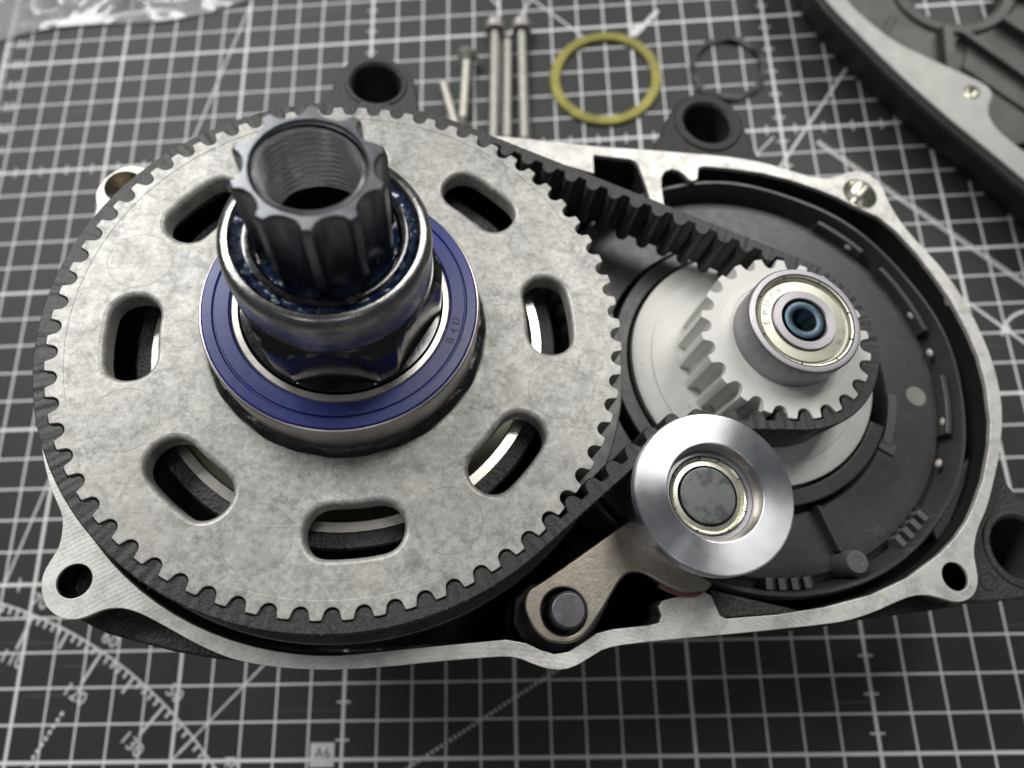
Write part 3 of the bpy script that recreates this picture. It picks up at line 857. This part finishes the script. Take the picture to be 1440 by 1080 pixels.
# ------------------------------------------------------------------ blue sealed bearing
bb = thing('ball_bearing', 'large bearing with blue rubber seal around the spindle', 'bearing')
part('outer_race', polar([(23.45, -4), (23.45, 8.6), (23.2, 9.0), (22.9, 9.1)], 128, 'outer_race', M['steel_warm']), bb)
part('seal', polar([(23.0, 9.08), (22.7, 9.35), (21.25, 9.4), (21.05, 9.0), (20.85, 9.0), (20.7, 9.4), (18.6, 9.45), (18.35, 9.2), (18.3, 8)], 128, 'seal', M['blue']), bb)
part('inner_race', polar([(18.28, 7.8), (18.25, 9.0), (18.0, 9.2), (17.1, 9.2), (16.9, 8.9), (16.9, 0)], 128, 'inner_race', M['race_cream']), bb)
text_ring(bb, 'B4D', 19.7, -16, 1.9, 9.47, M['blue_dark'], 5.6, False)
gs = thing('sealant_ring', 'glossy black sealant bead between blue bearing and large pulley', 'sealant')
def wob(b, amp, k, ph): return lambda a: b+amp*math.sin(k*a+ph)+amp*.7*math.sin((2*k+3)*a+ph*2)
part('bead', polar([(23.4, .9), (wob(24.0, .12, 11, 0), wob(.75, .15, 17, 1)), (wob(24.5, .10, 13, 2), wob(.45, .12, 19, .5)), (wob(25.0, .10, 12, 1), wob(.10, .04, 15, 0)), (24.9, -3)], 256, 'bead', M['blackgloss'], 60), gs)

# ------------------------------------------------------------------ crank spindle
lean = Matrix.Rotation(math.radians(.75), 4, 'Y')
spn = thing('crank_spindle', 'dark steel crank spindle with fluted hollow end and internal thread', 'spindle', rot=lean)
def hexr(ap, rmax):
    def f(a):
        d = (math.degrees(a)-270+30) % 60-30
        return min(ap/math.cos(math.radians(d)), rmax)
    return f
def hx(rmax): return hexr(15.2, rmax)
part('hex_nut', polar([(16.7, 4), (16.8, 9.3), (16.65, 9.75), (hx(16.6), 9.85), (hx(16.6), 19.0), (hx(15.8), 20.2), (15.2, 20.9), (14.8, 21.0), (14.6, 21.3)], 360, 'hex_nut', M['steel_dark'], 22), spn)
part('collar', polar([(14.5, 21.2), (14.9, 21.4), (15.0, 21.8), (15.05, 27.8), (14.95, 28.8), (14.6, 29.5), (14.0, 29.9), (13.3, 29.95), (12.9, 29.6), (12.75, 29.0), (12.7, 27.5)], 128, 'collar', M['steel_collar']), spn)
gme = polar([(12.8, 29.4), (12.5, 29.0), (12.1, 28.7), (11.6, 28.5), (11.0, 28.3), (10.2, 28.2), (9.4, 28.1), (8.6, 28.0), (7.8, 27.8)], 260, 'grease', M['grease'], 80)
from mathutils import noise as mz
for v_ in gme.vertices:
    q = v_.co*1000
    v_.co += Vector((0, 0, 1))*(.60*mz.noise(q*.55)+.26*mz.noise(q*1.5+Vector((5, 0, 0))))*S
part('grease', gme, spn)
part('inner_sleeve', polar([(11.75, 25), (11.75, 28.8), (11.5, 29.2), (11.2, 29.3), (10.6, 29.25), (10.25, 28.9), (10.1, 27)], 128, 'inner_sleeve', M['steel_dark']), spn)
bm = bmesh.new(); rg_ = random.Random(5)
for _ in range(90):
    a = math.radians(rg_.gauss(268, 38)); r = rg_.choice((12.6, 12.9, 13.4, 11.9)) + rg_.uniform(-.4, .5)
    k0 = len(bm.verts)
    res = bmesh.ops.create_icosphere(bm, subdivisions=1, radius=rg_.uniform(.12, .36))
    c_ = Vector((r*math.cos(a), r*math.sin(a), 29.2 if r > 12.4 else 28.7))
    ln = rg_.uniform(1.0, 3.2); ca, sa = math.cos(a+PI/2), math.sin(a+PI/2)
    for q in res['verts']:
        u_, w_ = q.co.x*ln, q.co.y*.8
        q.co = Vector((u_*ca-w_*sa, u_*sa+w_*ca, q.co.z*.5))+c_
part('grease_droplets', from_bm(bm, 'grease_droplets', simple('milky_grease', (.20, .27, .36), .12, 0, .5, 700, spec=1.0), 80), spn, kind='stuff')
def flute(rc, rv, a0=20.5, n=10, flat=.20):
    def f(a):
        u = ((math.degrees(a)-a0)/(360/n)) % 1.0
        u = min(u, 1-u)*2
        if u < flat: return rc
        x = (1-u)/(1-flat)
        return rv+(rc-rv)*(1-math.sqrt(max(0, 1-x*x)))
    return f
part('fluted_end', polar([(flute(9.9, 8.0), 26.0), (flute(9.88, 8.0), 29.0), (flute(9.8, 7.95), 34), (flute(9.72, 7.9), 42.6), (flute(9.55, 7.85), 43.3), (flute(9.2, 7.65), 43.6), (7.3, 43.6), (7.15, 43.5), (6.98, 43.2), (6.95, 43.0)], 400, 'fluted_end', M['steel_spline'], 30), spn)
# internal thread: one helical groove
def thread():
    bm = bmesh.new(); n = 120; P = 1.05; R = []
    z = 43.1; zs = []
    while z > 31.4: zs.append(z); z -= P/6
    for z in zs:
        ring = []
        for i in range(n):
            a = 2*PI*i/n
            ph = (z/P+i/n) % 1.0
            tri = abs(ph-.5)*2
            ring.append(bm.verts.new(((6.98-.62*tri)*math.cos(a), (6.5-.55*tri)*math.sin(a), z)))
        R.append(ring)
    for A, B in zip(R, R[1:]):
        for i in range(n): bm.faces.new((A[i], A[(i+1) % n], B[(i+1) % n], B[i]))
    return from_bm(bm, 'thread', M['thread'], 25)
part('thread', thread(), spn)
part('bore', disc_fill([(6.98, 31.5), (6.5, 31.2), (6.3, 16), (6.0, -40), (5.9, -60)], 48, 'bore', M['black']), spn)  # steel bore coloured black to stand for the shade deep inside
part('shank', polar([(9.5, -4), (9.5, -92.5), (8.5, -93.5), (6.2, -93.5), (6.2, -61)], 48, 'shank', M['steel_spline']), spn)

# ------------------------------------------------------------------ idler roller
idl = thing('idler_roller', 'shiny turned aluminium idler roller pressing on the belt', 'roller', (IX, IY, 0))
part('roller_body', polar([(12.15, -12.8), (12.15, -1.2), (14.1, -.9), (14.4, -.6), (14.4, 1.55), (14.15, 1.85), (13.9, 1.9), (8.9, 2.0), (8.7, 1.9)], 160, 'roller_body', M['alu']), idl)
part('bore_wall', polar([(8.72, 1.9), (8.25, .8), (8.1, -1.6)], 128, 'bore_wall', M['alu_bore']), idl)
part('bearing_race', polar([(8.1, -1.5), (8.05, -1.2), (7.35, -1.15), (7.2, -1.5)], 96, 'bearing_race', M['steel']), idl)
part('bearing_shield', polar([(7.2, -1.75), (7.0, -1.35), (6.75, -1.5), (6.6, -2.1), (6.3, -1.8), (5.55, -1.75), (5.45, -2.2)], 96, 'bearing_shield', M['shield_pale']), idl)
for a in (150, 95, 65, 25, -25, -65, 200, 245):
    o = part('crimp_notch', prism([[(-.1, -.3), (.1, -.3), (.08, .3), (-.08, .3)]], -1.7, -1.28, 'crimp_notch', M['black']), idl)
    o.matrix_local = Matrix.Translation((6.95*math.cos(math.radians(a))*S, 6.95*math.sin(math.radians(a))*S, 0)) @ Matrix.Rotation(math.radians(a-90), 4, 'Z')
o = part('axle_pin', disc_fill([(5.25, -8), (5.25, -1.75), (5.1, -1.5), (4.9, -1.42)], 72, 'axle_pin', M['pin']), idl)
o = part('gap_ring', polar([(5.5, -2.4), (5.2, -2.4)], 48, 'gap_ring', M['black']), idl)

# ------------------------------------------------------------------ tensioner arm and pivot pin
arm = thing('tensioner_arm', 'nickel plated steel tensioner arm running from pivot pin to idler roller', 'lever', (39.2, -50.5, -13))
def rel(L, c=(39.2, -50.5)): return [(x-c[0], y-c[1]) for x, y in L]
plate = smooth([(31.6, -49.2), (32.3, -46.9), (33.4, -46.2), (34.9, -45.5), (43.5, -40.2), (52.3, -34.6), (53.0, -34.35), (53.7, -34.6), (54.5, -36.5), (56.8, -39.6), (59.2, -41.6), (62.2, -43.4), (66.0, -45.6), (67.2, -46.6), (66.4, -47.5), (63.8, -48.0), (61.1, -47.9), (59.0, -47.1), (57.3, -46.3), (55.3, -45.0), (53.5, -44.2), (51.9, -44.1), (50.5, -44.7), (49.1, -46.2), (46.3, -50.1), (43.4, -53.7), (41.6, -55.3), (39.4, -56.0), (36.2, -55.6), (34.7, -54.7), (33.3, -53.3), (32.2, -51.2)], 2)
part('plate', prism([rel(plate), rel(circle((38.9, -50.5), 4.0, 40))], .1, 2.0, 'plate', M['arm'], .45, 3), arm)
part('coppery_lip', tube([(c0[0]-39.2, c0[1]+50.5, z0) for c0, z0 in (((57.0, -46.3), 1.0), ((59.0, -47.2), .7), ((61.2, -47.95), .3), ((63.6, -48.2), -.2), ((65.4, -47.9), -.5), ((66.8, -47.0), -.7))], .65, 10, 'coppery_lip', M['copper']), arm)
part('roller_boss', disc_fill([(7, -4), (7, .0), (6, .3)], 40, 'roller_boss', M['arm']), arm).location = ((IX-39.2)*S, (IY+50.5)*S, -1.0*S)
pin = thing('pivot_pin', 'round dark steel pivot pin standing in the tensioner arm', 'pin', (39.1, -50.45, -13))
part('pin_body', disc_fill([(3.15, -3), (3.15, 5.0), (3.05, 5.3), (2.85, 5.45), (2.7, 5.5)], 48, 'pin_body', M['pin_dark']), pin)

# ------------------------------------------------------------------ other half of the housing, lying upside up at the top right
cov = thing('housing_cover', 'grey ribbed housing half with black outer wall lying open on the mat', 'housing cover', (300, 210, 0), frame=WORLD)
def relc(L): return [(x-300, y-210) for x, y in L]
oc = smooth([(262.9, 235.7), (270.3, 223.1), (281, 205), (292.7, 187.7), (304, 173), (311.7, 162.6), (322, 149), (338, 136), (362, 128), (395, 132), (425, 160), (432, 220), (410, 280), (360, 322), (310, 330), (272, 312), (257, 285), (254.5, 260)], 2)
ic = smooth([(269.9, 235.1), (274.9, 226.6), (283.1, 216.2), (293.1, 208.9), (302.9, 201.6), (306.5, 199.2), (308.9, 196.5), (309.3, 193.4), (307.0, 189.9), (306.2, 185.4), (308.5, 179.5), (314.0, 172.4), (325, 158), (340, 146), (362, 137), (390, 141), (416, 166), (422, 220), (402, 273), (356, 312), (312, 320), (279, 304), (266, 282), (263.5, 258)], 2)
part('rim_face', prism([relc(oc), relc(ic), relc(circle((303.2, 195.1), 2.4, 28))], 18.6, 20, 'rim_face', M['ledge'], .2, 2), cov)
part('rim_step', prism([relc(grow(oc, 1.3)), relc(grow(oc, -1.5))], 16.4, 18.5, 'rim_step', M['magnesium'], .4, 2), cov)
part('screw_hole', disc_fill([(2.42, 19.6), (2.2, 17), (1.0, 15.5)], 28, 'screw_hole', M['brightmetal']), cov).location = (3.2*S, -14.9*S, 0)
ocs = grow(oc, -.8)
bm = bmesh.new()
n = len(oc)
ctr = Vector((340, 230))
def insc(L, k): return [tuple(ctr+(Vector(p)-ctr)*k) for p in L]
rowsw = [(relc(grow(oc, -.25)), 18.55), (relc(grow(oc, -.1)), 16.5), (relc(grow(oc, -2.5)), 8), (relc(grow(oc, -6)), 0), (relc(grow(oc, -9)), 0)]
R = [[bm.verts.new((x, y, z)) for x, y in L] for L, z in rowsw]
for A, B in zip(R, R[1:]):
    for i in range(n): bm.faces.new((A[i], A[(i+1) % n], B[(i+1) % n], B[i]))
part('outer_wall', from_bm(bm, 'outer_wall', M['powder']), cov)
bm = bmesh.new(); n = len(ic)
rowsw = [(relc(grow(ic, -.1)), 18.7), (relc(grow(ic, -1.5)), 6)]
R = [[bm.verts.new((x, y, z)) for x, y in L] for L, z in rowsw]
for i in range(n): bm.faces.new((R[0][i], R[0][(i+1) % n], R[1][(i+1) % n], R[1][i]))
part('inner_wall', from_bm(bm, 'inner_wall', M['magnesium']), cov)
HC = (316.5, 251.5); HR = 16.8
part('floor', prism([relc(grow(ic, -1.0)), relc(circle(HC, HR, 72))], 1.5, 6.05, 'floor', M['magnesium']), cov)
o = part('hole_boss', polar([(HR+5.2, 6), (HR+4.9, 6.8), (HR+4.2, 7.3), (HR+1.2, 7.3), (HR+.5, 6.9), (HR+.1, 6), (HR, 1.5)], 96, 'hole_boss', M['magnesium']), cov); o.location = ((HC[0]-300)*S, (HC[1]-210)*S, 0)
def rib(p, q, wd, z0, z1):
    d = Vector((q[0]-p[0], q[1]-p[1])).normalized(); nn = Vector((-d.y, d.x))*wd/2
    L = [(p[0]+nn.x, p[1]+nn.y), (p[0]-nn.x, p[1]-nn.y), (q[0]-nn.x, q[1]-nn.y), (q[0]+nn.x, q[1]+nn.y)]
    part('rib', prism([relc(L)], z0, z1, 'rib', M['magnesium'], .3, 2), cov)
rib((309.0, 232), (305.5, 205), 3.4, 6, 9.6)
rib((314, 229), (336, 203), 2.6, 6, 9.6)
rib((329, 234), (352, 208), 3.0, 6, 9.6)
rib((336, 246), (372, 236), 2.6, 6, 9.6)
rib((300, 262), (274, 268), 2.6, 6, 9.6)
rib((293, 240), (282, 222), 2.0, 6, 8)
rib((307, 183), (345, 186), 2.0, 6, 8)
part('recess_plate', prism([relc([(316.5, 226), (312, 216), (330, 196), (346, 200), (336, 213), (322, 228)])], 6.06, 7.0, 'recess_plate', M['magnesium'], .3, 2), cov)

# ------------------------------------------------------------------ screws, ring and gasket on the mat
def screw(label, head, tipp, rs, rh, hh, m, csk=False):
    h = Vector(head); t_ = Vector(tipp); d = t_-h; L = d.length
    t0 = thing('screw', label, 'screw', (h.x, h.y, 0), 'screws lying on the cutting mat', WORLD, Matrix.Rotation(math.atan2(d.y, d.x), 4, 'Z'))
    # body along +x, resting on its shank
    zc = rs+.1
    def lx(rows, n, nm):
        bm = bmesh.new(); R = []
        for r, x in rows: R.append([bm.verts.new((x, r*math.cos(2*PI*i/n), zc+(rh-rs)*max(0, 1-x/L)*1.0+r*math.sin(2*PI*i/n))) for i in range(n)])
        for A, B in zip(R, R[1:]):
            for i in range(n): bm.faces.new((A[i], A[(i+1) % n], B[(i+1) % n], B[i]))
        bm.faces.new(R[0]); bm.faces.new(R[-1])
        return from_bm(bm, nm, m, 40)
    if csk: part('screw_head', lx([(rh*.9, 0), (rh, .3), (rh, .6), (rs*1.05, hh)], 32, 'screw_head'), t0)
    else: part('screw_head', lx([(rh*.93, 0), (rh, .3), (rh, hh-.2), (rh*.95, hh)], 32, 'screw_head'), t0)
    rows = [(rs, hh), (rs, hh+L*.72)]
    x = hh+L*.72; k = 0
    while x < L-1:
        rows.append((rs-(.28 if k % 2 else 0), x)); x += .4; k += 1
    rows += [(rs*.7, L)]
    part('shank', lx(rows, 20, 'shank'), t0)
screw('long plain steel screw with wide head, left of the long pair', (148.6, 251.5), (146.6, 186), 1.75, 3.6, 4.0, M['screw_dull'])
screw('long plain steel screw with wide head, right of the long pair', (158.6, 250.8), (158.2, 186), 1.8, 3.6, 4.0, M['screw_dull'])
screw('long headless-looking steel screw lying between the two long screws', (153.2, 244.5), (151.6, 186), 1.7, 1.75, 1.0, M['screw_dull'])
screw('short bright screw with a flared cream head beside the long screws', (137.9, 237.5), (135.6, 205), 1.75, 3.9, 3.4, M['screw'], True)
screw('short tilted screw end leaning toward the flared head screw', (128.6, 227), (136.0, 196), 1.7, 1.8, 1.0, M['screw'])

yr = thing('spacer_ring', 'yellow passivated metal ring lying on the cutting mat', 'ring', (189.1, 225.9, 0), frame=WORLD)
part('ring_body', polar([(16.9, .05), (16.9, 1.1), (17.2, 1.4), (20.1, 1.4), (20.5, 1.1), (20.5, .05)], 120, 'ring_body', M['yellow'], close=True), yr)
gr = thing('wave_washer', 'thin wavy black ring lying behind the upper right lug', 'washer', (234.0, 226.9, 0), frame=WORLD)
zw = lambda b: (lambda a: b+.55+.5*math.sin(6*a))
part('ring_body', polar([(12.0, zw(.05)), (12.0, zw(.75)), (14.0, zw(.75)), (14.0, zw(.05))], 120, 'ring_body', M['black_ring'], close=True), gr)

# ------------------------------------------------------------------ crumpled plastic bag, top left
bag = thing('plastic_bag', 'crumpled clear plastic film at the far left edge of the mat', 'plastic bag', (-10, 285, 0), frame=WORLD)
bm = bmesh.new()
from mathutils import noise as mn
nx, ny = 70, 44
V = []
for j in range(ny+1):
    row = []
    for i in range(nx+1):
        u, v_ = i/nx, j/ny
        x = -62+150*u; y0 = -30+28*u**1.1+5*math.sin(u*7); y = y0+v_*(80-18*u)
        q = Vector((x*.03, y*.05, 0))
        cr = abs(mn.noise(q*1.3+Vector((3, 1, 0))))
        z = 1.0+7*max(0, .55-cr*1.6)*min(1, v_*5)*min(1, (1-v_)*5+.3)+2.2*mn.noise(q*3.1)*min(1, v_*6)
        row.append(bm.verts.new((x, y, max(.4, z))))
    V.append(row)
for j in range(ny):
    for i in range(nx): bm.faces.new((V[j][i], V[j][i+1], V[j+1][i+1], V[j+1][i]))
part('film', from_bm(bm, 'film', M['film'], 60), bag)
